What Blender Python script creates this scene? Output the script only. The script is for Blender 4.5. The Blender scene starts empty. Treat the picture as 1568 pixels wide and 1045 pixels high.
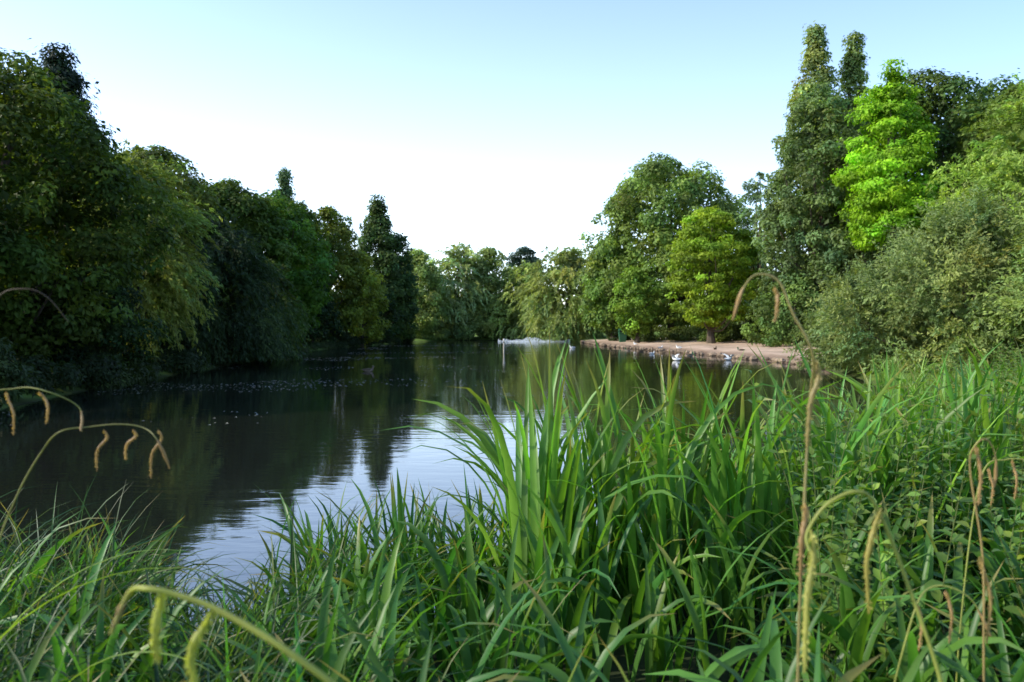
import bpy, math, numpy as np
from mathutils import Vector
rng = np.random.default_rng(7)
scene = bpy.context.scene
R_ = math.radians

# ------------------------------------------------------------------ helpers
def nrm(v):
    return v / np.maximum(np.linalg.norm(v, axis=-1, keepdims=True), 1e-9)

class MB:
    def __init__(s):
        s.v=[]; s.f=[]; s.m=[]; s.c=[]; s.n=0
    def add(s, v, f, mat, col):
        v=np.asarray(v,float).reshape(-1,3); f=np.asarray(f,int).reshape(-1,4)
        col=np.asarray(col,float)
        if col.ndim==1: col=np.tile(col,(len(v),1))
        s.v.append(v); s.f.append(f+s.n); s.m.append(np.full(len(f),mat)); s.c.append(col); s.n+=len(v)
    def build(s, name, mats, smooth=True):
        v=np.concatenate(s.v); f=np.concatenate(s.f); m=np.concatenate(s.m); c=np.concatenate(s.c)
        me=bpy.data.meshes.new(name)
        me.vertices.add(len(v)); me.vertices.foreach_set("co", v.astype(np.float32).ravel())
        me.loops.add(len(f)*4); me.loops.foreach_set("vertex_index", f.astype(np.int32).ravel())
        me.polygons.add(len(f)); me.polygons.foreach_set("loop_start", np.arange(0,len(f)*4,4,dtype=np.int32))
        me.polygons.foreach_set("material_index", m.astype(np.int32))
        me.polygons.foreach_set("use_smooth", np.full(len(f), smooth))
        me.update(calc_edges=True)
        a=me.color_attributes.new("Col","FLOAT_COLOR","POINT")
        a.data.foreach_set("color", np.concatenate([c,np.ones((len(c),1))],1).astype(np.float32).ravel())
        for mt in mats: me.materials.append(mt)
        o=bpy.data.objects.new(name,me); scene.collection.objects.link(o)
        return o

def tube(mb, pts, rad, mat, col, n=7, ry=None, jit=0):
    pts=np.asarray(pts,float); rad=np.asarray(rad,float)
    ry = rad if ry is None else np.asarray(ry,float)
    T=nrm(np.gradient(pts,axis=0))
    ref=np.array([0,0,1.0])
    if abs(T[:,2]).mean()>.8: ref=np.array([0,1.0,0])
    A=nrm(np.cross(T,ref)); B=np.cross(A,T)
    an=np.linspace(0,2*np.pi,n,endpoint=False)
    V=pts[:,None]+A[:,None]*(np.cos(an)[None,:,None]*rad[:,None,None])+B[:,None]*(np.sin(an)[None,:,None]*ry[:,None,None])
    if jit: V=V+rng.normal(0,jit,V.shape)
    k=len(pts); i=np.arange(k-1)[:,None]; j=np.arange(n)[None]
    f=np.stack([i*n+j,i*n+(j+1)%n,(i+1)*n+(j+1)%n,(i+1)*n+j],-1)
    mb.add(V,f,mat,col)

def leaves(mb, P, N, D, L, W, col, mat=0):
    N=nrm(N); A=nrm(D-N*(D*N).sum(-1,keepdims=True)); B=np.cross(N,A)
    L=L[:,None]; W=W[:,None]
    V=np.stack([P, P+A*L*.45+B*W*.5+N*W*.12, P+A*L, P+A*L*.45-B*W*.5+N*W*.12],1)
    f=np.arange(len(P)*4).reshape(-1,4)
    mb.add(V,f,mat,np.repeat(col,4,axis=0))

def spline(P,k=24):
    P=np.asarray(P,float); n=len(P)
    t=np.linspace(0,n-1,k); out=[]
    for tt in t:
        i=min(int(tt),n-2); u=tt-i
        p0=P[max(i-1,0)];p1=P[i];p2=P[i+1];p3=P[min(i+2,n-1)]
        out.append(.5*((2*p1)+(-p0+p2)*u+(2*p0-5*p1+4*p2-p3)*u*u+(-p0+3*p1-3*p2+p3)*u**3))
    return np.array(out)

# ------------------------------------------------------------------ materials
def newmat(name):
    m=bpy.data.materials.new(name); m.use_nodes=True
    nt=m.node_tree; nt.nodes.clear()
    out=nt.nodes.new("ShaderNodeOutputMaterial"); return m,nt,out
def N(nt,t,**k):
    n=nt.nodes.new(t)
    for a,b in k.items(): setattr(n,a,b)
    return n

def leafmat(name, trans=.35, rough=.5, spec=.35, tint=(1.25,1.3,.55), nscale=3.0):
    m,nt,out=newmat(name)
    at=N(nt,"ShaderNodeAttribute",attribute_name="Col")
    nz=N(nt,"ShaderNodeTexNoise"); nz.inputs["Scale"].default_value=nscale
    tc=N(nt,"ShaderNodeTexCoord"); nt.links.new(tc.outputs["Object"],nz.inputs["Vector"])
    mr=N(nt,"ShaderNodeMapRange"); mr.inputs[3].default_value=.7; mr.inputs[4].default_value=1.3
    nt.links.new(nz.outputs[0],mr.inputs[0])
    mu=N(nt,"ShaderNodeVectorMath",operation='SCALE'); nt.links.new(at.outputs["Color"],mu.inputs[0]); nt.links.new(mr.outputs[0],mu.inputs["Scale"])
    p=N(nt,"ShaderNodeBsdfPrincipled"); p.inputs["Roughness"].default_value=rough; p.inputs["Specular IOR Level"].default_value=spec
    nt.links.new(mu.outputs[0],p.inputs["Base Color"])
    m2=N(nt,"ShaderNodeVectorMath",operation='MULTIPLY'); m2.inputs[1].default_value=tint; nt.links.new(mu.outputs[0],m2.inputs[0])
    tr=N(nt,"ShaderNodeBsdfTranslucent"); nt.links.new(m2.outputs[0],tr.inputs["Color"])
    mx=N(nt,"ShaderNodeMixShader"); mx.inputs[0].default_value=trans
    nt.links.new(p.outputs[0],mx.inputs[1]); nt.links.new(tr.outputs[0],mx.inputs[2]); nt.links.new(mx.outputs[0],out.inputs[0])
    return m
M_leaf=leafmat("foliage",.36,.55,.2,(1.45,1.5,.55))
M_blade=leafmat("reed_leaf",.42,.42,.38,(1.45,1.55,.42),9.0)
M_pad=leafmat("floating_leaf",.05,.4,.5,(1,1,1),9.0)

def simplemat(name, rough=.8, bump=.0, scale=12., spec=.3):
    m,nt,out=newmat(name)
    at=N(nt,"ShaderNodeAttribute",attribute_name="Col")
    tc=N(nt,"ShaderNodeTexCoord"); nz=N(nt,"ShaderNodeTexNoise"); nz.inputs["Scale"].default_value=scale; nz.inputs["Detail"].default_value=6
    nt.links.new(tc.outputs["Object"],nz.inputs["Vector"])
    mr=N(nt,"ShaderNodeMapRange"); mr.inputs[3].default_value=.6; mr.inputs[4].default_value=1.4
    nt.links.new(nz.outputs[0],mr.inputs[0])
    mu=N(nt,"ShaderNodeVectorMath",operation='SCALE'); nt.links.new(at.outputs["Color"],mu.inputs[0]); nt.links.new(mr.outputs[0],mu.inputs["Scale"])
    p=N(nt,"ShaderNodeBsdfPrincipled"); p.inputs["Roughness"].default_value=rough; p.inputs["Specular IOR Level"].default_value=spec
    nt.links.new(mu.outputs[0],p.inputs["Base Color"])
    if bump:
        b=N(nt,"ShaderNodeBump"); b.inputs["Strength"].default_value=.6; b.inputs["Distance"].default_value=bump
        nt.links.new(nz.outputs[0],b.inputs["Height"]); nt.links.new(b.outputs[0],p.inputs["Normal"])
    nt.links.new(p.outputs[0],out.inputs[0]); return m
M_bark=simplemat("bark",.9,.03,9)
M_stone=simplemat("stone",.9,.02,7)
M_ground=simplemat("ground_soil_grass",.95,.05,2.2,.1)
M_paint=simplemat("painted_metal",.45,0,3,.5)
M_feather=simplemat("feathers",.8,0,20,.2)

def watermat():
    m,nt,out=newmat("pond_water")
    tc=N(nt,"ShaderNodeTexCoord")
    mp=N(nt,"ShaderNodeMapping"); mp.inputs["Scale"].default_value=(.8,2.2,1); nt.links.new(tc.outputs["Object"],mp.inputs[0])
    n1=N(nt,"ShaderNodeTexNoise"); n1.inputs["Scale"].default_value=1.6; n1.inputs["Detail"].default_value=3
    n2=N(nt,"ShaderNodeTexNoise"); n2.inputs["Scale"].default_value=.12; n2.inputs["Detail"].default_value=2
    nt.links.new(mp.outputs[0],n1.inputs["Vector"]); nt.links.new(mp.outputs[0],n2.inputs["Vector"])
    mr=N(nt,"ShaderNodeMapRange"); mr.inputs[1].default_value=.4; mr.inputs[2].default_value=.65; mr.inputs[3].default_value=.35; mr.inputs[4].default_value=1.5
    nt.links.new(n2.outputs[0],mr.inputs[0])
    mu=N(nt,"ShaderNodeMath",operation='MULTIPLY'); nt.links.new(n1.outputs[0],mu.inputs[0]); nt.links.new(mr.outputs[0],mu.inputs[1])
    b=N(nt,"ShaderNodeBump"); b.inputs["Strength"].default_value=1; b.inputs["Distance"].default_value=.005
    nt.links.new(mu.outputs[0],b.inputs["Height"])
    p=N(nt,"ShaderNodeBsdfPrincipled"); p.inputs["Base Color"].default_value=(.012,.014,.011,1)
    p.inputs["Roughness"].default_value=.04; p.inputs["IOR"].default_value=2.0
    nt.links.new(b.outputs[0],p.inputs["Normal"]); nt.links.new(p.outputs[0],out.inputs[0]); return m
M_water=watermat()

# ------------------------------------------------------------------ terrain with pond hollow
poly=np.array([(-2,4.7),(0,5.3),(2,6.2),(4.5,8),(7,12),(9.5,18),(12,26),(14.3,34),(15.3,42),(13.6,55),(11,70),(9.4,82),(8.8,95),(8.8,108),
 (5,115),(-2,117),(-8,116),(-12.5,108),(-13.5,97),(-14.8,85),(-17,70),(-15.5,54),(-14.5,42),(-14,32),(-13.3,24),(-11.5,15),(-9,9),(-5.5,5.6)],float)
for _ in range(2):
    q=np.roll(poly,-1,0); poly=np.stack([poly*.75+q*.25,poly*.25+q*.75],1).reshape(-1,2)
def sdist(X,Y):
    P=np.stack([X.ravel(),Y.ravel()],1); d=np.full(len(P),1e9); ins=np.zeros(len(P),bool)
    for a,b in zip(poly,np.roll(poly,-1,0)):
        e=b-a; w=P-a; t=np.clip((w@e)/(e@e),0,1); d=np.minimum(d,np.linalg.norm(w-t[:,None]*e,axis=1))
        c=((a[1]>P[:,1])!=(b[1]>P[:,1]))
        xi=(b[0]-a[0])*(P[:,1]-a[1])/(b[1]-a[1]+1e-12)+a[0]
        ins^=c&(P[:,0]<xi)
    return np.where(ins,-d,d).reshape(X.shape)
def sm(t): t=np.clip(t,0,1); return t*t*(3-2*t)
def height(X,Y):
    X=np.asarray(X,float);Y=np.asarray(Y,float); s=sdist(X,Y)
    z=np.where(s>0,.33*sm(s/1.1)+np.clip(s-1,0,40)*.022, -.9*sm(-s/2.5)-.02)
    z+= .06*np.sin(X*1.3+Y*.7)*np.sin(Y*1.1-X*.4)*sm(s/2)
    left=sm((-X-16)/12)*sm((Y-45)/20); z+=left*1.3*sm(s/14)
    return z
xs=np.concatenate([-np.geomspace(1500,46,14),np.arange(-45,45.1,.6),np.geomspace(46,1500,14)])
ys=np.concatenate([-np.geomspace(1500,14,14),np.arange(-13,14,.35),np.arange(14,130,.8),np.geomspace(131,2500,16)])
X,Y=np.meshgrid(xs,ys); Z=height(X,Y); S=sdist(X,Y)
nx,ny=len(xs),len(ys)
ii=np.arange(ny-1)[:,None]*nx+np.arange(nx-1)[None]
F=np.stack([ii,ii+1,ii+nx+1,ii+nx],-1)
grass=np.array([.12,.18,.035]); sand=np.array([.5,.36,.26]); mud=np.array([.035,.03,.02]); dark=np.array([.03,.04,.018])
nzv=.5+.5*np.sin(X*.9+2*np.sin(Y*.5))*np.sin(Y*.8+1.5*np.sin(X*.6))
sandm=sm((Y-38)/5)*sm((105-Y)/6)*sm((X-6)/2)*sm((11+.16*(Y-40)*1.0+4-S*1.0-nzv*2)/3.0)*(S<14)
C=grass*(0.8+.5*nzv[...,None])
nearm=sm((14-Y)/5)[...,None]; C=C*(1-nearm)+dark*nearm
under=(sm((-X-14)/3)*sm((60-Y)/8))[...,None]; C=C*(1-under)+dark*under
C=C*(1-sandm[...,None])+sand*(.75+.4*nzv[...,None])*sandm[...,None]
md=sm((.25-S)/.3)[...,None]; C=C*(1-md)+mud*md
edge=(sm(1-abs(S-.5)/1.0)*sandm)[...,None]; C=C*(1-edge*.88)+np.array([.14,.09,.06])*edge*.88
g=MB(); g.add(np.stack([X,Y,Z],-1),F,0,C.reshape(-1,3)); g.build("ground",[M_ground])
w=MB(); gx=np.linspace(-22,19,12); gy=np.linspace(3,121,24); GX,GY=np.meshgrid(gx,gy)
ii=np.arange(23)[:,None]*12+np.arange(11)[None]
w.add(np.stack([GX,GY,GX*0],-1),np.stack([ii,ii+1,ii+13,ii+12],-1),0,(0,0,0)); w.build("pond_water",[M_water])

# ------------------------------------------------------------------ trees
PROF={
 'round':lambda t: np.clip(np.sin(np.pi*np.clip(t,0,1)**.85),0,1)**.42,
 'dome': lambda t: np.clip(1-t**2.4,0,1)**.5*(.8+.2*np.clip(t*5,0,1)),
 'poplar':lambda t: np.minimum(1,.45+t*2.2)*np.clip(1-t**2.6,0,1)**.7,
 'cone': lambda t: np.clip(1.02-t,0,1)**.75*np.minimum(1,.5+t*4),
 'point':lambda t: np.minimum(1,.6+t*2)*np.clip(1-t**1.8,0,1)**.7,
}
def crown(mb,x,y,z0,H,R,base,prof,col,ls=.28,lw=.6,cs=.2,cover=.5,style='ball',grav=0.,slen=1.,inner=.25,squash=.7,var=.26,hole=0.,gap=.7):
    pf=PROF[prof]; ht=H-base
    ls=ls*1.12; cover=cover*.8
    rc0=R*cs
    area=2*np.pi*R*ht*.9
    nc=int(max(12,area/(rc0**2*1.7)*(gap/.7)))
    t=rng.random(nc*4); t=t[rng.random(nc*4)<(.15+.85*pf(t))][:nc]; nc=len(t)
    th=rng.random(nc)*2*np.pi
    ph=rng.random(4)*6.28
    lob=1+.13*np.sin(2*th+ph[0]+3*t)+.1*np.sin(3*th+ph[1]-5*t)+.08*np.sin(5*th+ph[2]+9*t)
    rc=rc0*rng.uniform(.55,1.4,nc)
    fr=np.where(rng.random(nc)<.75,rng.uniform(.8,1.1,nc),rng.uniform(.2,.8,nc))
    rad=np.maximum(R*pf(t)*lob-rc*.65,0.02)*fr
    C=np.stack([x+rad*np.cos(th),y+rad*np.sin(th),z0+base+rc*.4+(ht-rc*1.0)*t],1)
    if hole: 
        k=rng.random(nc)>hole; C=C[k];rc=rc[k];th=th[k];t=t[k];nc=len(C)
    ctr=np.array([x,y,z0+base+ht*.45])
    outw=nrm((C-ctr)*np.array([1,1,R/ht*1.6]))
    ctint=np.exp(rng.normal(0,var,(nc,1)))*np.array([1,1,1])+0
    hue=rng.normal(0,.07,(nc,1)); ctint=ctint*np.concatenate([1+hue*1.4,1+hue*.2,1-hue],1)
    la=ls*ls*lw*.5
    n=np.maximum(8,(cover*4*np.pi*rc**2*.8/la)).astype(int)
    idx=np.repeat(np.arange(nc),n); M=len(idx)
    if style=='ball':
        d=nrm(rng.normal(size=(M,3))); d=nrm(d+outw[idx]*.55)
        r=rc[idx]*rng.uniform(.15,1.0,M)**.45*(1+.22*np.abs(rng.normal(size=M))*(rng.random(M)<.35))
        P=C[idx]+d*r[:,None]*np.array([1,1,squash])
        Nn=d*.95+np.array([0,0,.5])+rng.normal(0,.36,(M,3))
        D=rng.normal(size=(M,3))+d*.8+np.array([0,0,-.6])
    else:
        ns=np.maximum(3,n//26); sidx=np.repeat(np.arange(nc),ns); K=len(sidx)
        sd=nrm(outw[sidx]*.9+rng.normal(0,.5,(K,3))+np.array([0,0,.35]))
        so=C[sidx]+rng.normal(0,.38,(K,3))*rc[sidx][:,None]
        SL=slen*rng.uniform(.5,1.2,K)*rc[sidx]*1.6
        per=26; q=np.repeat(np.arange(K),per); s=np.tile(np.linspace(.04,1,per),K)+rng.normal(0,.02,K*per)
        P=so[q]+sd[q]*(s*SL[q])[:,None]; P[:,2]-=grav*s**2*SL[q]
        tang=sd[q].copy(); tang[:,2]-=2*grav*s; tang=nrm(tang)
        M=len(q); idx=sidx[q]
        D=tang+rng.normal(0,.35,(M,3)); d=sd[q]
        P+=rng.normal(0,.035,(M,3))*slen
        Nn=np.cross(tang,rng.normal(size=(M,3)))+outw[idx]*.9+np.array([0,0,.5])
        P[:,2]=np.maximum(P[:,2],z0+.05+rng.random(M)*.3)
    L=ls*rng.uniform(.65,1.3,M); W=L*lw*rng.uniform(.8,1.2,M)
    cc=np.array(col)*ctint[idx]*np.exp(rng.normal(0,.13,(M,1)))
    leaves(mb,P,Nn,D,L,W,cc,0)
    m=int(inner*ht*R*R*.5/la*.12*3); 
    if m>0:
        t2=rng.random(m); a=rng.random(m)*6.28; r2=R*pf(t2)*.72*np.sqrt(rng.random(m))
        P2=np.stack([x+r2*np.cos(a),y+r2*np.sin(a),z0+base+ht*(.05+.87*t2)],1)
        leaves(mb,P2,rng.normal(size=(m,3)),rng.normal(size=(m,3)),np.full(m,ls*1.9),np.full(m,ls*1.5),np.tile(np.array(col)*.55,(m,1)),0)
    return C

def trunk(mb,x,y,z0,H,R,C,col=(.09,.07,.05),tr=None,nl=14):
    tr=tr or H*.022+.05
    k=8; s=np.linspace(0,1,k)
    wob=np.cumsum(rng.normal(0,.03*R,(k,2)),0)*.6
    pts=np.stack([x+wob[:,0],y+wob[:,1],z0-.3+s*H*.8],1)
    rad=tr*(1-s*.85); rad[0]*=1.5
    tube(mb,pts,rad,1,col,9)
    if len(C)>nl:
        for i in rng.choice(len(C),nl,replace=False):
            c=C[i]; h=np.clip((c[2]-z0)/H*.65,.12,.7)
            j=h/.8*(k-1); a=pts[int(j)]
            mid=(a+c)/2+np.array([0,0,-.04*H])+rng.normal(0,.1,3)
            p=spline([a,mid,c],7); tube(mb,p,np.linspace(tr*.38,tr*.06,7),1,col,6)

def tree(name,x,y,H,R,base,prof,col,nl=14,**k):
    z0=float(height(np.array([x]),np.array([y]))[0]); z0=max(z0,0)
    if x<-13 and y<100: f=np.array([1.0,1.1,.9])  # left-bank shade put into the leaf colour as a lower factor
    elif y>100: f=np.array([1.95,2.15,1.9])  # aerial haze painted into the far foliage: paler, more blue
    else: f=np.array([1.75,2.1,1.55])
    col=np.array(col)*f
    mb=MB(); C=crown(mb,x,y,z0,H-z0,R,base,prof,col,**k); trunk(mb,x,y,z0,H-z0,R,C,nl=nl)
    return mb.build(name,[M_leaf,M_bark],smooth=False)

DK=(.03,.055,.018); MG=(.07,.115,.022); OL=(.085,.11,.03); BR=(.125,.19,.012); GB=(.085,.115,.055)
# --- left bank
tree("oak_tree",-17.2,27,11.2,4.2,.4,'round',(.08,.11,.018),ls=.19,cs=.16,cover=.5)
tree("oak_tree",-18.5,20,10.5,4.6,.5,'round',(.05,.08,.02),ls=.22,cs=.2,cover=.45)
tree("cedar_tree",-23.2,41,16.6,3.2,2,'point',(.022,.038,.022),ls=.24,lw=.4,cs=.3,cover=.5,squash=.45)
tree("willow_tree",-15.7,33.5,9.4,2.3,.4,'round',(.24,.26,.07),ls=.2,lw=.34,cs=.3,cover=.55,style='strand',grav=.7,slen=1.0)
tree("oak_tree",-20.5,36,11.3,4,.5,'round',OL,ls=.22,cs=.2)
tree("sallow_bush",-15.6,29,4.2,2.4,0,'dome',DK,ls=.19,lw=.4,cs=.25,cover=.5)
tree("weeping_willow",-16.2,42,8.0,4.0,0,'dome',(.04,.06,.025),ls=.22,lw=.28,cs=.2,cover=.6,style='strand',grav=.95,slen=1.1)
tree("willow_tree",-14.8,47,6.2,1.9,0,'dome',(.085,.115,.03),ls=.22,lw=.3,cs=.3,cover=.55,style='strand',grav=.9)
tree("ash_tree",-24.5,55,14.4,5,1,'round',(.12,.14,.03),ls=.3,cs=.17)
tree("ash_tree",-22.6,62,13.6,5,1,'round',(.08,.115,.022),ls=.3,cs=.17)
tree("lime_tree",-20.2,67,13.4,4.6,.6,'round',(.085,.16,.022),ls=.3,cs=.16)
tree("lombardy_poplar",-24.2,85,19.2,1.8,1.5,'poplar',(.11,.16,.08),ls=.3,cs=.36)
tree("ash_tree",-20.4,76,14.0,3.2,.6,'round',(.08,.12,.022),ls=.3,cs=.2)
tree("field_maple",-18.4,80,14.0,3.6,.6,'round',(.13,.15,.028),ls=.3,cs=.19)
tree("alder_tree",-16.0,95,18.0,3.5,.8,'point',(.08,.12,.04),ls=.32,cs=.22)
tree("alder_tree",-14.2,97,14.0,2.6,.8,'round',(.06,.1,.035),ls=.32,cs=.28)
tree("sallow_bush",-15.6,82,9.8,2.5,0,'round',(.23,.25,.04),ls=.28,cs=.24)
tree("sallow_bush",-18.3,73,7.0,2.2,0,'dome',DK,ls=.26,cs=.28)
tree("sallow_bush",-21.8,70,6.0,2.4,0,'dome',MG,ls=.26,cs=.28)
tree("sallow_bush",-15.4,90,7.4,2.2,0,'dome',DK,ls=.28,cs=.28)
tree("sallow_bush",-15,98,9,3,0,'dome',(.09,.13,.03),ls=.3,cs=.26)
tree("oak_tree",-28,47,13.8,4.5,1,'round',DK,ls=.3,cs=.2)
# --- far end
tree("willow_tree",-13.4,114,13.2,4.8,0,'dome',(.12,.14,.045),ls=.4,lw=.45,cs=.18,cover=.6)
tree("willow_tree",-8,119,14.4,4.4,.6,'round',(.17,.19,.09),ls=.4,lw=.34,cs=.24,style='strand',grav=.8)
tree("alder_tree",-3.6,121,14.2,3.8,.4,'round',(.11,.13,.045),ls=.4,cs=.2)
tree("sallow_bush",-7,118.5,6.5,4.4,0,'dome',(.1,.12,.04),ls=.36,cs=.22)
tree("sallow_bush",-2,118.5,6.6,3.4,0,'dome',(.13,.15,.045),ls=.36,cs=.22)
tree("weeping_willow",8.0,112,13.2,6.8,0,'dome',(.135,.15,.055),ls=.4,lw=.3,cs=.17,cover=.6,style='strand',grav=.7,slen=1.0)
tree("weeping_willow",2.2,119,11.4,4.6,0,'dome',(.15,.17,.065),ls=.4,lw=.3,cs=.22,style='strand',grav=.8)
tree("scots_pine",2.2,150,17.4,3.4,8,'round',(.025,.04,.03),ls=.45,lw=.4,cs=.3,squash=.4)
tree("spruce_tree",-19,150,16.8,2.8,1,'cone',(.02,.035,.02),ls=.45,cs=.3)
# --- right bank
tree("horse_chestnut",17.9,90,21.5,9.2,1.5,'round',(.092,.112,.035),ls=.36,cs=.13,cover=.5)
tree("beech_tree",11.6,92,12.5,3.6,.8,'round',(.09,.12,.035),ls=.34,cs=.2)
tree("field_maple",18.2,73,13.2,4.4,1.4,'round',(.12,.148,.018),ls=.28,cs=.18,squash=.35)
tree("lime_tree",12.5,80,8.2,2.2,.8,'round',(.1,.135,.025),ls=.28,cs=.26)
tree("silver_birch",24.2,78,17,2.0,3,'round',(.11,.14,.11),ls=.3,lw=.35,cs=.34,style='strand',grav=.9,hole=.5,inner=.02)
tree("lombardy_poplar",27.6,73,29.6,2.9,3,'poplar',(.14,.145,.065),ls=.3,cs=.28)
tree("lombardy_poplar",31.6,74,29.2,2.4,3,'poplar',(.12,.135,.06),ls=.3,cs=.32)
tree("sycamore_tree",24.3,63,21.0,4.5,1.2,'round',(.075,.092,.042),ls=.28,cs=.16,cover=.5)
tree("golden_robinia",26.8,56.5,21.2,3.8,6.5,'point',BR,ls=.24,cs=.25,squash=.38,var=.28)
tree("oak_tree",32.0,62,22.0,6.6,1,'round',(.045,.062,.018),ls=.3,cs=.16)
tree("oak_tree",39,64,22.0,5.5,1,'round',(.055,.075,.02),ls=.32,cs=.17)
tree("oak_tree",34.6,54,18.6,4.8,1,'round',(.075,.092,.024),ls=.28,cs=.16)
tree("holly_tree",29,56,9.8,4.6,.4,'dome',(.03,.044,.018),ls=.26,cs=.2)
tree("sallow_bush",22,62,6.2,3.4,.2,'dome',(.07,.092,.03),ls=.24,cs=.2)
tree("willow_tree",24.8,38,13.4,3.4,1,'round',(.14,.165,.045),ls=.2,lw=.34,cs=.22,style='strand',grav=.5)
kw=dict(ls=.14,lw=.38,cover=.56,style='strand',grav=.15,slen=1.15,var=.17)
tree("osier_willow",17.2,30,6.4,4.1,0,'dome',(.115,.122,.055),cs=.15,**kw)
tree("osier_willow",14.5,32.5,4.3,2.2,0,'dome',(.11,.118,.055),cs=.22,**kw)
tree("osier_willow",19.5,26,7.0,3.6,0,'dome',(.122,.138,.052),cs=.17,**kw)

# shrubbery mass under right trees
mb=MB()
for (x,y,h,r) in [(12.5,92,2.6,2),(15,88,2.2,2.2),(18.5,84,1.8,2.2),(14,84,1.6,1.2),(21,80,2.4,2.4),(23,74,3,2.4),(25,68,3.4,2.4),(20,78,1.5,1.4),(27,64,3,2.4),(26,60,2.6,2.2),(22.4,56,1.7,1.4),(24,52,2.2,1.8),(21,46,2.4,2),(18.5,42,2.2,1.8),(27,46,4,3)]:
    z=float(height(np.array([x]),np.array([y]))[0])
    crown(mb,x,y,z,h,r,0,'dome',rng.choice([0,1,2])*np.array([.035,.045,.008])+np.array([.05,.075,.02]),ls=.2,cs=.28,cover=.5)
mb.build("shrubbery",[M_leaf],False)
# distant woodland mass
mb=MB()
for i in range(64):
    if i<30: x=-110+i*7.4+rng.normal(0,2); y=rng.uniform(140,165); h=rng.uniform(7.5,11)
    elif i<47: x=rng.uniform(-52,-33); y=12+(i-30)*8; h=rng.uniform(10,14)
    else: x=rng.uniform(40,56); y=12+(i-47)*8; h=rng.uniform(10,16)
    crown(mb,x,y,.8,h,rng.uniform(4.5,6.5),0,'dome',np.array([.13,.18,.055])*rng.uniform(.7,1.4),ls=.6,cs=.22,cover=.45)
mb.build("distant_woodland",[M_leaf],False)
# bank undergrowth on the left shore
mb=MB()
for i in range(34):
    t=i/33; y=9+t*92; xx=np.interp(y,[9,15,24,32,42,54,70,85,97,108],[-9.8,-12.2,-14,-14.7,-15.2,-16.2,-17.6,-15.6,-14.4,-13.4])
    h=rng.uniform(.8,2.0)
    if y<14: h*=.5
    if 60<y<78: h*=.35
    crown(mb,xx+rng.normal(0,.3),y,.05,h,rng.uniform(.9,1.6),0,'dome',np.array([.04,.06,.018])*rng.uniform(.7,1.5),ls=.16,lw=.35,cs=.35,cover=.5)
mb.build("bank_undergrowth",[M_leaf],False)

# ------------------------------------------------------------------ blades
def blades(mb,P,az,L,th0,kap,pw,W,col,S=8,prof='sword',mat=0,tipcol=None,tw=.5):
    n=len(P); s=np.linspace(0,1,S+1)
    th=th0[:,None]+kap[:,None]*s[None]**pw[:,None]
    thm=(th[:,1:]+th[:,:-1])/2; ds=(L/S)[:,None]
    azz=az[:,None]
    hx=np.concatenate([np.zeros((n,1)),np.cumsum(np.sin(thm)*ds,1)],1); hz=np.concatenate([np.zeros((n,1)),np.cumsum(np.cos(thm)*ds,1)],1)
    dirh=np.stack([np.cos(az),np.sin(az),0*az],1)
    C=P[:,None]+dirh[:,None]*hx[...,None]; C[...,2]+=hz
    side=np.stack([-np.sin(az),np.cos(az),0*az],1)[:,None]*np.ones((1,S+1,1))
    T=dirh[:,None]*np.sin(th)[...,None]; T=T+np.array([0,0,1])*np.cos(th)[...,None]
    Nn=np.cross(side,T)
    ang=rng.normal(0,tw,n)[:,None]+s[None]*rng.normal(0,tw,n)[:,None]
    Sd=side*np.cos(ang)[...,None]+Nn*np.sin(ang)[...,None]; Nm=np.cross(Sd,T)
    if prof=='sword': wp=np.clip(1-s**2.6,0,1)**.75*(.65+.35*np.clip(s*4,0,1))
    elif prof=='grass': wp=(1-s)**.6*.9+.03
    else: wp=np.sin(np.pi*np.clip(s,0.02,1)**.75)**.9+.04
    wd=(W[:,None]*wp[None])[...,None]*.5
    V=np.stack([C-Sd*wd, C+Nm*wd*.35, C+Sd*wd],2)
    b=(np.arange(n)*(S+1)*3)[:,None,None]; i=np.arange(S)[None,:,None]*3; j=np.arange(2)[None,None]
    f=np.stack([b+i+j,b+i+j+1,b+i+3+j+1,b+i+3+j],-1)
    cc=col[:,None,:]*np.ones((1,S+1,1))
    if tipcol is not None:
        k=(np.clip((s-.75)/.25,0,1)[None]*(rng.random(n)<.3)[:,None])[...,None]; cc=cc*(1-k)+np.array(tipcol)*k
    mb.add(V,f,mat,np.repeat(cc[:,:,None,:],3,2).reshape(-1,3))

def scatter(n,x0,x1,y0,y1,cond=None,clump=0,sp=.09):
    x=rng.uniform(x0,x1,n); y=rng.uniform(y0,y1,n)
    if clump:
        m=n//clump; cx=rng.uniform(x0,x1,m); cy=rng.uniform(y0,y1,m); k=rng.integers(0,m,n)
        x=cx[k]+rng.normal(0,sp,n); y=cy[k]+rng.normal(0,sp,n)
    if cond is not None:
        k=cond(x,y); x=x[k]; y=y[k]
    z=height(x,y); return np.stack([x,y,np.maximum(z,-.15)],1)
def cols(n,base,v=.2,h=.1):
    hue=rng.normal(0,h,(n,1)); return np.array(base)*np.exp(rng.normal(0,v,(n,1)))*np.concatenate([1+hue*1.5,1+hue*.3,1-hue],1)
def lowgap(P):
    # trampled gap in the bank where the water shows through
    x,y=P[:,0],P[:,1]
    g=np.exp(-((x+1.55)/.36)**2)*sm((y-3.0)/.8)
    return 1-.62*g
def edge_y(x): return np.interp(x,[-9,-5.5,-2,0,2,4.5,7,12],[9,5.6,4.7,5.3,6.2,8,12,26])

mb=MB()
TIP=(.3,.23,.07)
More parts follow.
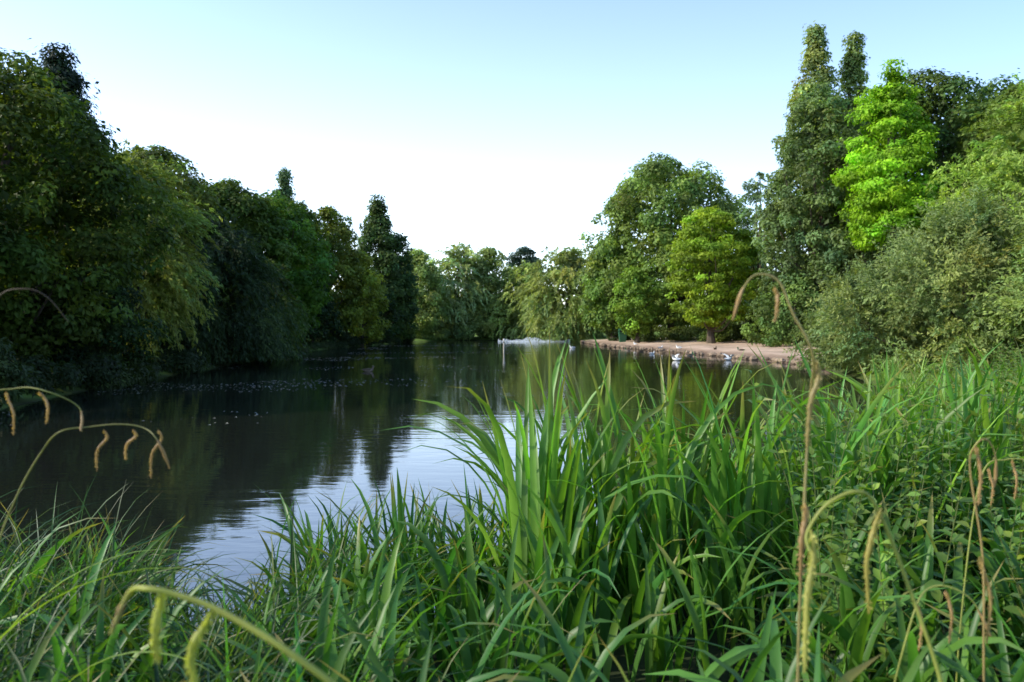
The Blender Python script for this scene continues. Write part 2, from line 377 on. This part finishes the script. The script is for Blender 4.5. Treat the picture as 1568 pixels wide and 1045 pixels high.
# low belt of broad leaves in front
P=scatter(3700,-2.6,5.5,1.5,7,lambda x,y:(y<edge_y(x)+.3)&(y>1.5)&(abs(x)<y*.8+.6),clump=6); n=len(P)
blades(mb,P,rng.uniform(0,6.28,n),rng.uniform(.55,1.0,n)*np.where(P[:,0]<.2,.93,1)*lowgap(P),np.abs(rng.normal(.15,.15,n)),rng.uniform(.5,2.4,n),rng.uniform(1.3,2.8,n),rng.uniform(.03,.056,n),cols(n,(.075,.18,.03)),tipcol=TIP,tw=.35)
# water-edge fringe centre
P=scatter(420,-1.25,.4,4.2,5.6,lambda x,y:(y>edge_y(x)-.7)&(y<edge_y(x)+.25),clump=6,sp=.06); n=len(P)
blades(mb,P,rng.uniform(0,6.28,n),rng.uniform(.65,1.12,n),np.abs(rng.normal(.1,.14,n)),rng.uniform(.2,1.7,n),rng.uniform(1.5,3,n),rng.uniform(.026,.046,n),cols(n,(.065,.165,.03)),tipcol=TIP,tw=.35)
# tall clump right of centre
P=scatter(2000,-.1,5,4.0,8.4,lambda x,y:(y<edge_y(x)+.5)&(y>edge_y(x)-1.8)&(x>.0),clump=8); n=len(P)
blades(mb,P,rng.uniform(0,6.28,n),rng.uniform(1.0,1.74,n),np.abs(rng.normal(.1,.1,n)),rng.uniform(.1,2.0,n),rng.uniform(1.6,3.8,n),rng.uniform(.038,.064,n),cols(n,(.12,.255,.035)),tipcol=TIP,S=10,tw=.35)
# further along right bank
P=scatter(2600,2.5,13,6,26,lambda x,y:(y<edge_y(x)+.6)&(y>edge_y(x)-2.6)&(x>2.5),clump=9); n=len(P)
blades(mb,P,rng.uniform(0,6.28,n),rng.uniform(.75,1.3,n),np.abs(rng.normal(.12,.12,n)),rng.uniform(.3,2.2,n),rng.uniform(1.5,3,n),rng.uniform(.028,.048,n),cols(n,(.15,.26,.04)),tipcol=TIP,S=7)
mb.build("reed_bed",[M_blade])

# bank grass
mb=MB()
P=scatter(14000,-8,-.8,1.4,8.5,lambda x,y:(y<edge_y(x)+.2)&(y>1.3)&(-x<y*.85+.8),clump=14); n=len(P)
blades(mb,P,rng.uniform(0,6.28,n),rng.uniform(.45,1.1,n)*lowgap(P),np.abs(rng.normal(.2,.2,n)),rng.uniform(.6,2.4,n),rng.uniform(1.2,2.4,n),rng.uniform(.01,.024,n),cols(n,(.045,.095,.022),.28,.15),prof='grass',tipcol=(.3,.22,.08),S=8)
P=scatter(4000,-2,9,1.4,14,lambda x,y:(y<edge_y(x)+.1)&(y>1.3)&(abs(x)<y*.85+.8),clump=12); n=len(P)
blades(mb,P,rng.uniform(0,6.28,n),rng.uniform(.35,.85,n)*lowgap(P),np.abs(rng.normal(.2,.2,n)),rng.uniform(.6,2.2,n),rng.uniform(1.2,2.4,n),rng.uniform(.008,.016,n),cols(n,(.08,.15,.03),.25,.15),prof='grass',tipcol=(.3,.22,.08),S=6)
mb.build("bank_grass",[M_blade])

# leafy weeds on right
mb=MB()
P=scatter(3400,1.0,13,2.0,18,lambda x,y:(y<edge_y(x)-.5)&(x>y*.34+.1)&(x<y*.8+.8),clump=3); n=len(P)
for i in range(n):
    h=rng.uniform(.75,1.4)*(1 if P[i,1]>3 else .8); lean=rng.normal(0,.14,2)
    k=6; s=np.linspace(0,1,k)
    pts=P[i]+np.stack([lean[0]*h*s**1.5,lean[1]*h*s**1.5,h*s],1)
    tube(mb,pts,np.linspace(.004,.0015,k),0,(.15,.19,.06),4)
    m=28; ss=np.repeat(np.linspace(.2,1,m//2),2)
    LP=np.stack([np.interp(ss,s,pts[:,a]) for a in range(3)],1)
    az=np.tile([0,np.pi],m//2)+np.repeat(np.arange(m//2)*1.57,2)+rng.normal(0,.3,m)
    blades(mb,LP,az,.12*(1.15-ss*.75)*rng.uniform(.6,1.2,m),rng.uniform(.5,1.3,m),rng.uniform(.3,1.4,m),np.ones(m),.052*(1.15-ss*.7),cols(m,np.array((.14,.235,.045))*rng.uniform(.75,1.3),.18),S=3,prof='leaf',tw=.25)
mb.build("nettle_patch",[M_blade])

# ------------------------------------------------------------------ pendulous sedge stalks
mb=MB()
SC=(.34,.36,.1); BRN=(.45,.3,.14)
def stalk(d,pts,r0=.003,r1=.0022,col=SC,spike=0,dy=0):
    p=spline([(x+rng.normal(0,.004),d+rng.normal(0,.012),z+rng.normal(0,.003)) for i,(x,z) in enumerate(pts)],60)
    r=np.linspace(r0,r1,60)
    tube(mb,p,r,0,col,6)
    if spike:
        q=p[int(60*(1-spike)):]; m=len(q); rr=.0042*np.sin(np.linspace(.25,2.9,m))**.5
        tube(mb,q+np.array([0,.0005,0]),rr,0,BRN,7,jit=.0007)
def spike(d,a,b,r=.0038,col=BRN,bend=.01):
    bend=bend*rng.uniform(.3,1.8)
    p=spline([(a[0],d,a[1]),(a[0]+bend,d+.004,(a[1]*.8+b[1]*.2)),(b[0]+bend*.5,d-.003,(a[1]+b[1])/2),(b[0],d,b[1])],30)
    tube(mb,p,r*np.sin(np.linspace(.12,2.95,30))**.7,0,col,8,jit=r*.14)
    m=110; i=rng.integers(2,28,m); an=rng.uniform(0,6.28,m)
    Nn=np.stack([np.cos(an),np.sin(an),0*an],1)
    leaves(mb,p[i]+Nn*r*.7,np.cross(Nn,[0,0,1.0])+rng.normal(0,.3,(m,3)),Nn*.7+np.array([0,0,-1.0]),np.full(m,r*1.7),np.full(m,r*.6),np.tile(np.array(col)*1.15,(m,1)))
YL=(.44,.45,.1)
stalk(1.2,[(-.1,1.28),(-.22,1.42),(-.33,1.51),(-.447,1.572),(-.506,1.592),(-.55,1.607),(-.59,1.59),(-.612,1.533)],.0055,.0035,YL,.16)
spike(1.2,(-.53,1.6),(-.537,1.49),.0055,YL,-.008); spike(1.2,(-.45,1.573),(-.478,1.44),.0055,YL,-.012)
stalk(1.6,[(.93,.9),(.873,1.24),(.808,1.476),(.742,1.633),(.69,1.663),(.631,1.639),(.6,1.587),(.6,1.55)],.0045,.0032,(.38,.4,.1),0)
spike(1.6,(.604,1.59),(.592,1.3),.0066,(.46,.44,.13),.004)
spike(1.6,(.745,1.635),(.722,1.42),.005,(.42,.36,.1),-.01)
stalk(1.8,[(.66,.7),(.65,1.26),(.665,1.557),(.687,1.823),(.673,1.941),(.636,2.03),(.599,2.103),(.555,2.118),(.522,2.088),(.5015,2.015)],.0042,.0018,(.34,.29,.12),.12)
spike(1.8,(.592,2.09),(.594,2.01)); spike(1.8,(.682,1.93),(.668,1.72),.0058,(.36,.29,.12),.012); spike(1.8,(.665,1.6),(.655,1.42),.0058,(.42,.28,.13),.006)
stalk(2.2,[(-1.5,.9),(-1.44,1.35),(-1.375,1.53),(-1.303,1.658),(-1.24,1.712),(-1.177,1.724),(-1.096,1.724),(-1.024,1.716),(-.97,1.694),(-.94,1.604)],.0028,.0014,(.28,.27,.09),.13)
for a in [(-1.15,1.6),(-1.07,1.63),(-1.0,1.58)]: spike(2.2,(a[0]+.02,1.715),a,.0032)
stalk(2.2,[(-1.6,.9),(-1.55,1.5),(-1.48,1.78),(-1.38,1.83),(-1.28,1.825),(-1.21,1.78),(-1.185,1.71)],.0028,.0014,(.3,.3,.09),.15)
for a in [(-1.38,1.7),(-1.29,1.73)]: spike(2.2,(a[0]-.02,1.82),a,.0032)
stalk(2.0,[(-1.45,.9),(-1.36,1.6),(-1.32,1.9),(-1.30,2.066),(-1.22,2.09),(-1.163,2.074),(-1.13,2.016)],.0018,.001,(.14,.1,.06),0)
stalk(2.0,[(1.2,.8),(1.19,1.18),(1.182,1.426),(1.166,1.639),(1.158,1.705),(1.19,1.721),(1.22,1.672),(1.219,1.59)],.0033,.0018,(.4,.3,.13),.15)
spike(2.0,(1.168,1.7),(1.175,1.55)); spike(2.0,(1.18,1.42),(1.2,1.2),.0045,(.42,.3,.12))
for (x,y,L,a,w) in [(-1.75,2.2,1.5,.15,.02),(-1.9,2.6,1.3,.5,.02),(-1.5,2.3,1.2,-.3,.018)]:
    blades(mb,np.array([[x,y,.42]]),np.array([a]),np.array([L]),np.array([.15]),np.array([1.9]),np.array([1.6]),np.array([w]),np.array([[.2,.3,.05]]),S=16,tw=.1)
for (x,y,zt) in [(.95,2.1,1.3),(1.5,2.7,1.55)]:
    z0=.35; s=1
    stalk(y,[(x,z0),(x+.03*s,z0*.5+zt*.5),(x+.1*s,zt-.08),(x+.18*s,zt),(x+.27*s,zt-.02),(x+.32*s,zt-.12)],.0032,.0018,SC,.15)
    spike(y,(x+.12*s,zt-.03),(x+.13*s,zt-.16)); spike(y,(x+.2*s,zt),(x+.21*s,zt-.14))
mb.build("pendulous_sedge",[M_blade])

# ------------------------------------------------------------------ floating leaf litter
mb=MB()
n=16000
yy=10**rng.uniform(1.2,1.98,n); xx=rng.uniform(-14,5,n)
band=np.sin(yy*.55+xx*.12+np.sin(xx*.4))+.6*np.sin(yy*.21-xx*.3)+.5*np.sin(xx*1.1+yy*.13)
k=(band>.6)&(sdist(xx,yy)<-.4)&(rng.random(n)<np.clip(.75-(xx+8)/13,.03,1)*np.clip((yy-14)/14,.08,1)); xx=xx[k];yy=yy[k];n=len(xx)
L=rng.uniform(.02,.075,n)*(1+yy/60)
P=np.stack([xx,yy,np.full(n,.003)+rng.uniform(0,.003,n)],1)
D=np.stack([rng.normal(size=n),rng.normal(size=n)*.5,0*xx],1)
leaves(mb,P,np.stack([rng.normal(0,.015,n),rng.normal(0,.015,n),np.ones(n)],1),D,L,L*.75,cols(n,(.32,.32,.24),.35))
mb.build("floating_leaves",[M_pad],False)

# ------------------------------------------------------------------ shore stones
mb=MB()
for a,b in zip(poly,np.roll(poly,-1,0)):
    if (a[0]>6 and 36<a[1]<100):
        L=np.linalg.norm(b-a); m=int(L/.42)
        for i in range(m):
            p=a+(b-a)*(i+.5)/m+rng.normal(0,.12,2)+np.array([.15,0]); r=rng.uniform(.1,.24)
            t=np.linspace(-1,1,6); rr=np.sqrt(np.clip(1-t**2,0.02,1))*r
            tube(mb,np.stack([p[0]+t*r*1.2,p[1]+0*t+rng.normal(0,.02,6),.1+0*t],1),rr,0,np.array([.26,.19,.13])*rng.uniform(.6,1.3),7,ry=rr*.8,jit=.012)
mb.build("shore_stones",[M_stone],False)

# ------------------------------------------------------------------ litter bin
mb=MB()
bx,by=11.8,85.0; bz=float(height(np.array([bx]),np.array([by]))[0])
G=(.02,.12,.055)
def sqloft(levels,col):
    for (z1,h1),(z2,h2) in zip(levels[:-1],levels[1:]):
        V=[];
        for z,h in((z1,h1),(z2,h2)): V+= [(bx-h,by-h,bz+z),(bx+h,by-h,bz+z),(bx+h,by+h,bz+z),(bx-h,by+h,bz+z)]
        mb.add(V,[[0,1,5,4],[1,2,6,5],[2,3,7,6],[3,0,4,7]],0,col)
sqloft([(0,.3),(.08,.34),(.1,.32),(.95,.4),(.97,.43),(1.03,.43),(1.04,.37)],G)
sqloft([(1.04,.34),(1.25,.34)],(.01,.012,.01))
for sx_,sy_ in((-1,-1),(1,-1),(1,1),(-1,1)):
    tube(mb,[(bx+sx_*.37,by+sy_*.37,bz+1.0),(bx+sx_*.37,by+sy_*.37,bz+1.28)],[.035,.035],0,G,6)
sqloft([(1.26,.42),(1.3,.44),(1.36,.42),(1.44,.25),(1.47,.01)],G)
mb.build("litter_bin",[M_paint],False)

# post in the pond
mb=MB(); px,py=-.65,64
tube(mb,[(px,py,-.8),(px,py,.2),(px+.01,py,.86),(px+.01,py,.9)],[.07,.065,.06,.01],0,(.45,.42,.34),10)
tube(mb,[(px-.13,py-.07,.8),(px+.13,py-.07,.82)],[.045,.045],0,(.6,.6,.55),8)
tube(mb,[(px,py,.88),(px,py,1.0),(px,py,1.04)],[.085,.08,.01],0,(.65,.65,.6),10)
mb.build("mooring_post",[M_bark])

# ------------------------------------------------------------------ water birds
def bird(name,x,y,z,head,kind='gull',fly=False,sc=1.0):
    mb=MB()
    if kind=='gull': body=(.78,.78,.76); back=(.42,.45,.48); hd=(.75,.75,.73); bill=(.5,.18,.05); tip=(.05,.05,.05)
    elif kind=='duck': body=(.3,.26,.2); back=(.13,.09,.06); hd=(.02,.09,.05); bill=(.45,.35,.08); tip=(.04,.03,.03)
    else: body=(.2,.15,.1); back=(.11,.08,.05); hd=(.16,.12,.08); bill=(.3,.2,.08); tip=(.05,.04,.03)
    bp=np.array([(-.24,0,.09),(-.19,0,.075),(-.1,0,.06),(0,0,.055),(.09,0,.065),(.15,0,.085),(.18,0,.11)])
    tube(mb,bp,[.012,.045,.078,.09,.082,.055,.02],0,body,12,ry=[.008,.03,.055,.068,.062,.045,.02])
    nk=spline([(.12,0,.09),(.165,0,.14),(.17,0,.19),(.185,0,.215)],8); tube(mb,nk,np.linspace(.05,.03,8),0,hd,10)
    hp=np.array([(.14,0,.215),(.155,0,.222),(.185,0,.226),(.215,0,.222),(.232,0,.215)]); tube(mb,hp,[.008,.028,.036,.026,.008],0,hd,10)
    tube(mb,[(.22,0,.216),(.25,0,.21),(.28,0,.202)],[.014,.011,.003],0,bill,8,ry=[.01,.006,.003])
    for s in(-1,1): tube(mb,[(.2,s*.026,.23),(.204,s*.03,.23),(.208,s*.026,.23)],[.001,.005,.001],0,(.01,.01,.01),6)
    tube(mb,[(-.2,0,.085),(-.27,0,.1),(-.32,0,.108)],[.04,.035,.02],0,body,8,ry=[.012,.006,.003])
    for s in(-1,1):
        if fly:
            pts=np.array([(.06,s*.05,.12),(.09,s*.2,.22),(.04,s*.34,.28),(-.04,s*.5,.3)])
            ch=[.075,.07,.05,.008]
            V=[];
            for p,c in zip(pts,ch): V+= [p+np.array([c,0,0]),p+np.array([0,0,.012]),p-np.array([c*1.2,0,-.004])]
            f=[]
            for i in range(3):
                for j in range(2): f.append([i*3+j,i*3+j+1,i*3+j+4,i*3+j+3])
            cc=np.array([body]*9+[tip]*3,float); mb.add(V,f,0,cc)
        else:
            wp=np.array([(.1,s*.06,.1),(.03,s*.078,.105),(-.08,s*.07,.1),(-.18,s*.035,.1),(-.27,s*.012,.11)])
            tube(mb,wp,[.008,.022,.024,.016,.004],0,back,8,ry=[.02,.045,.042,.025,.006])
            tube(mb,wp[3:]+np.array([-.02,0,.006]),[.01,.003],0,tip,6)
    o=mb.build(name,[M_feather]); o.location=(x,y,z-.02); o.rotation_euler=(0,0,head); o.scale=(sc,)*3
bird("seagull",9.7,47.0,.02,2.6,'gull',True,1.25)
bird("seagull",12.9,47.5,.02,.4,'gull',True,1.25)
bird("seagull",5.6,74,0,3.0,'gull',False,1.2)
bird("seagull",10.2,58,0,.3,'gull')
for (x,y,h,kd) in [(9.6,66,2.8,'duck'),(10.4,64,.4,'hen'),(9.0,73,1.2,'hen'),(11.3,60,2.5,'hen'),(12.3,55,0.2,'duck'),(-6.4,35.5,0.1,'hen')]:
    bird("mallard_duck",x,y,0,h,kd,False,1.1)
for (x,y,h,kd) in [(12.3,66,.5,'gull'),(13.2,63,2.5,'gull'),(14.8,58,1,'hen'),(15.8,55,3,'duck'),(11.6,75,2,'gull')]:
    zz=float(height(np.array([x]),np.array([y]))[0])
    bird("seagull" if kd=='gull' else "mallard_duck",x,y,zz,h,kd,False,1.1)

# fountain spray: low bubbling aerator at far end
mb=MB(); n=5000
cx=np.clip(rng.normal(2.8,2.4,n),-1.8,7.6); cy=106+rng.normal(0,.9,n)
top=.16+.18*np.sin(cx*2.3)**2+.34*np.exp(-((cx-2.6)/.9)**2)
cz=rng.random(n)**2*top+.01
L=rng.uniform(.04,.11,n)
leaves(mb,np.stack([cx,cy,cz],1),rng.normal(size=(n,3)),rng.normal(size=(n,3)),L,L*.8,np.tile([.78,.85,.92],(n,1)))
mb.build("fountain_spray",[M_feather],False)

# ------------------------------------------------------------------ camera, light, sky
cam=bpy.data.cameras.new("camera"); co=bpy.data.objects.new("camera",cam); scene.collection.objects.link(co)
co.location=(0,0,2.0); co.rotation_euler=(R_(90-1.03),0,0); cam.lens=28; cam.sensor_width=36; cam.clip_end=6000; cam.clip_start=.05
cam.dof.use_dof=True; cam.dof.focus_distance=7; cam.dof.aperture_fstop=3.2
scene.camera=co
AZ,EL=-98,33
sun=bpy.data.lights.new("sun","SUN"); so=bpy.data.objects.new("sun",sun); scene.collection.objects.link(so)
sun.energy=5.0; sun.angle=R_(.5); sun.color=(1,.93,.76)
dv=Vector((math.sin(R_(AZ))*math.cos(R_(EL)),math.cos(R_(AZ))*math.cos(R_(EL)),math.sin(R_(EL))))
so.rotation_euler=dv.to_track_quat('Z','Y').to_euler()
wd=bpy.data.worlds.new("World"); scene.world=wd; wd.use_nodes=True
nt=wd.node_tree; bg=nt.nodes["Background"]; sky=nt.nodes.new("ShaderNodeTexSky"); sky.sky_type='NISHITA'; sky.sun_disc=False
sky.sun_elevation=R_(EL); sky.sun_rotation=R_(AZ%360); sky.dust_density=1.0; sky.air_density=1.0; sky.ozone_density=1.6
# summer haze: atmosphere whitens towards the horizon, strongest over the far-left
tc=N(nt,"ShaderNodeTexCoord"); sx=N(nt,"ShaderNodeSeparateXYZ"); nt.links.new(tc.outputs["Generated"],sx.inputs[0])
mx=N(nt,"ShaderNodeMath",operation='MAXIMUM'); nt.links.new(sx.outputs[2],mx.inputs[0]); mx.inputs[1].default_value=0
m1=N(nt,"ShaderNodeMath",operation='MULTIPLY'); nt.links.new(mx.outputs[0],m1.inputs[0]); m1.inputs[1].default_value=-5.0
ex=N(nt,"ShaderNodeMath",operation='EXPONENT'); nt.links.new(m1.outputs[0],ex.inputs[0])
dt=N(nt,"ShaderNodeVectorMath",operation='DOT_PRODUCT'); nt.links.new(tc.outputs["Generated"],dt.inputs[0]); dt.inputs[1].default_value=(-.4,.917,0)
mr=N(nt,"ShaderNodeMapRange"); mr.inputs[1].default_value=.3; mr.inputs[2].default_value=1; mr.inputs[3].default_value=1.0; mr.inputs[4].default_value=9.5
nt.links.new(dt.outputs["Value"],mr.inputs[0])
m3=N(nt,"ShaderNodeMath",operation='MULTIPLY'); nt.links.new(ex.outputs[0],m3.inputs[0]); nt.links.new(mr.outputs[0],m3.inputs[1])
sc1=N(nt,"ShaderNodeVectorMath",operation='MULTIPLY'); nt.links.new(sky.outputs[0],sc1.inputs[0]); sc1.inputs[1].default_value=(1.75,1.95,2.25)
ad=N(nt,"ShaderNodeVectorMath",operation='ADD'); nt.links.new(sc1.outputs[0],ad.inputs[0]); nt.links.new(m3.outputs[0],ad.inputs[1])
nt.links.new(ad.outputs[0],bg.inputs[0]); bg.inputs[1].default_value=.15
scene.view_settings.view_transform='Standard'; scene.view_settings.look='None'; scene.view_settings.exposure=0
print("done")
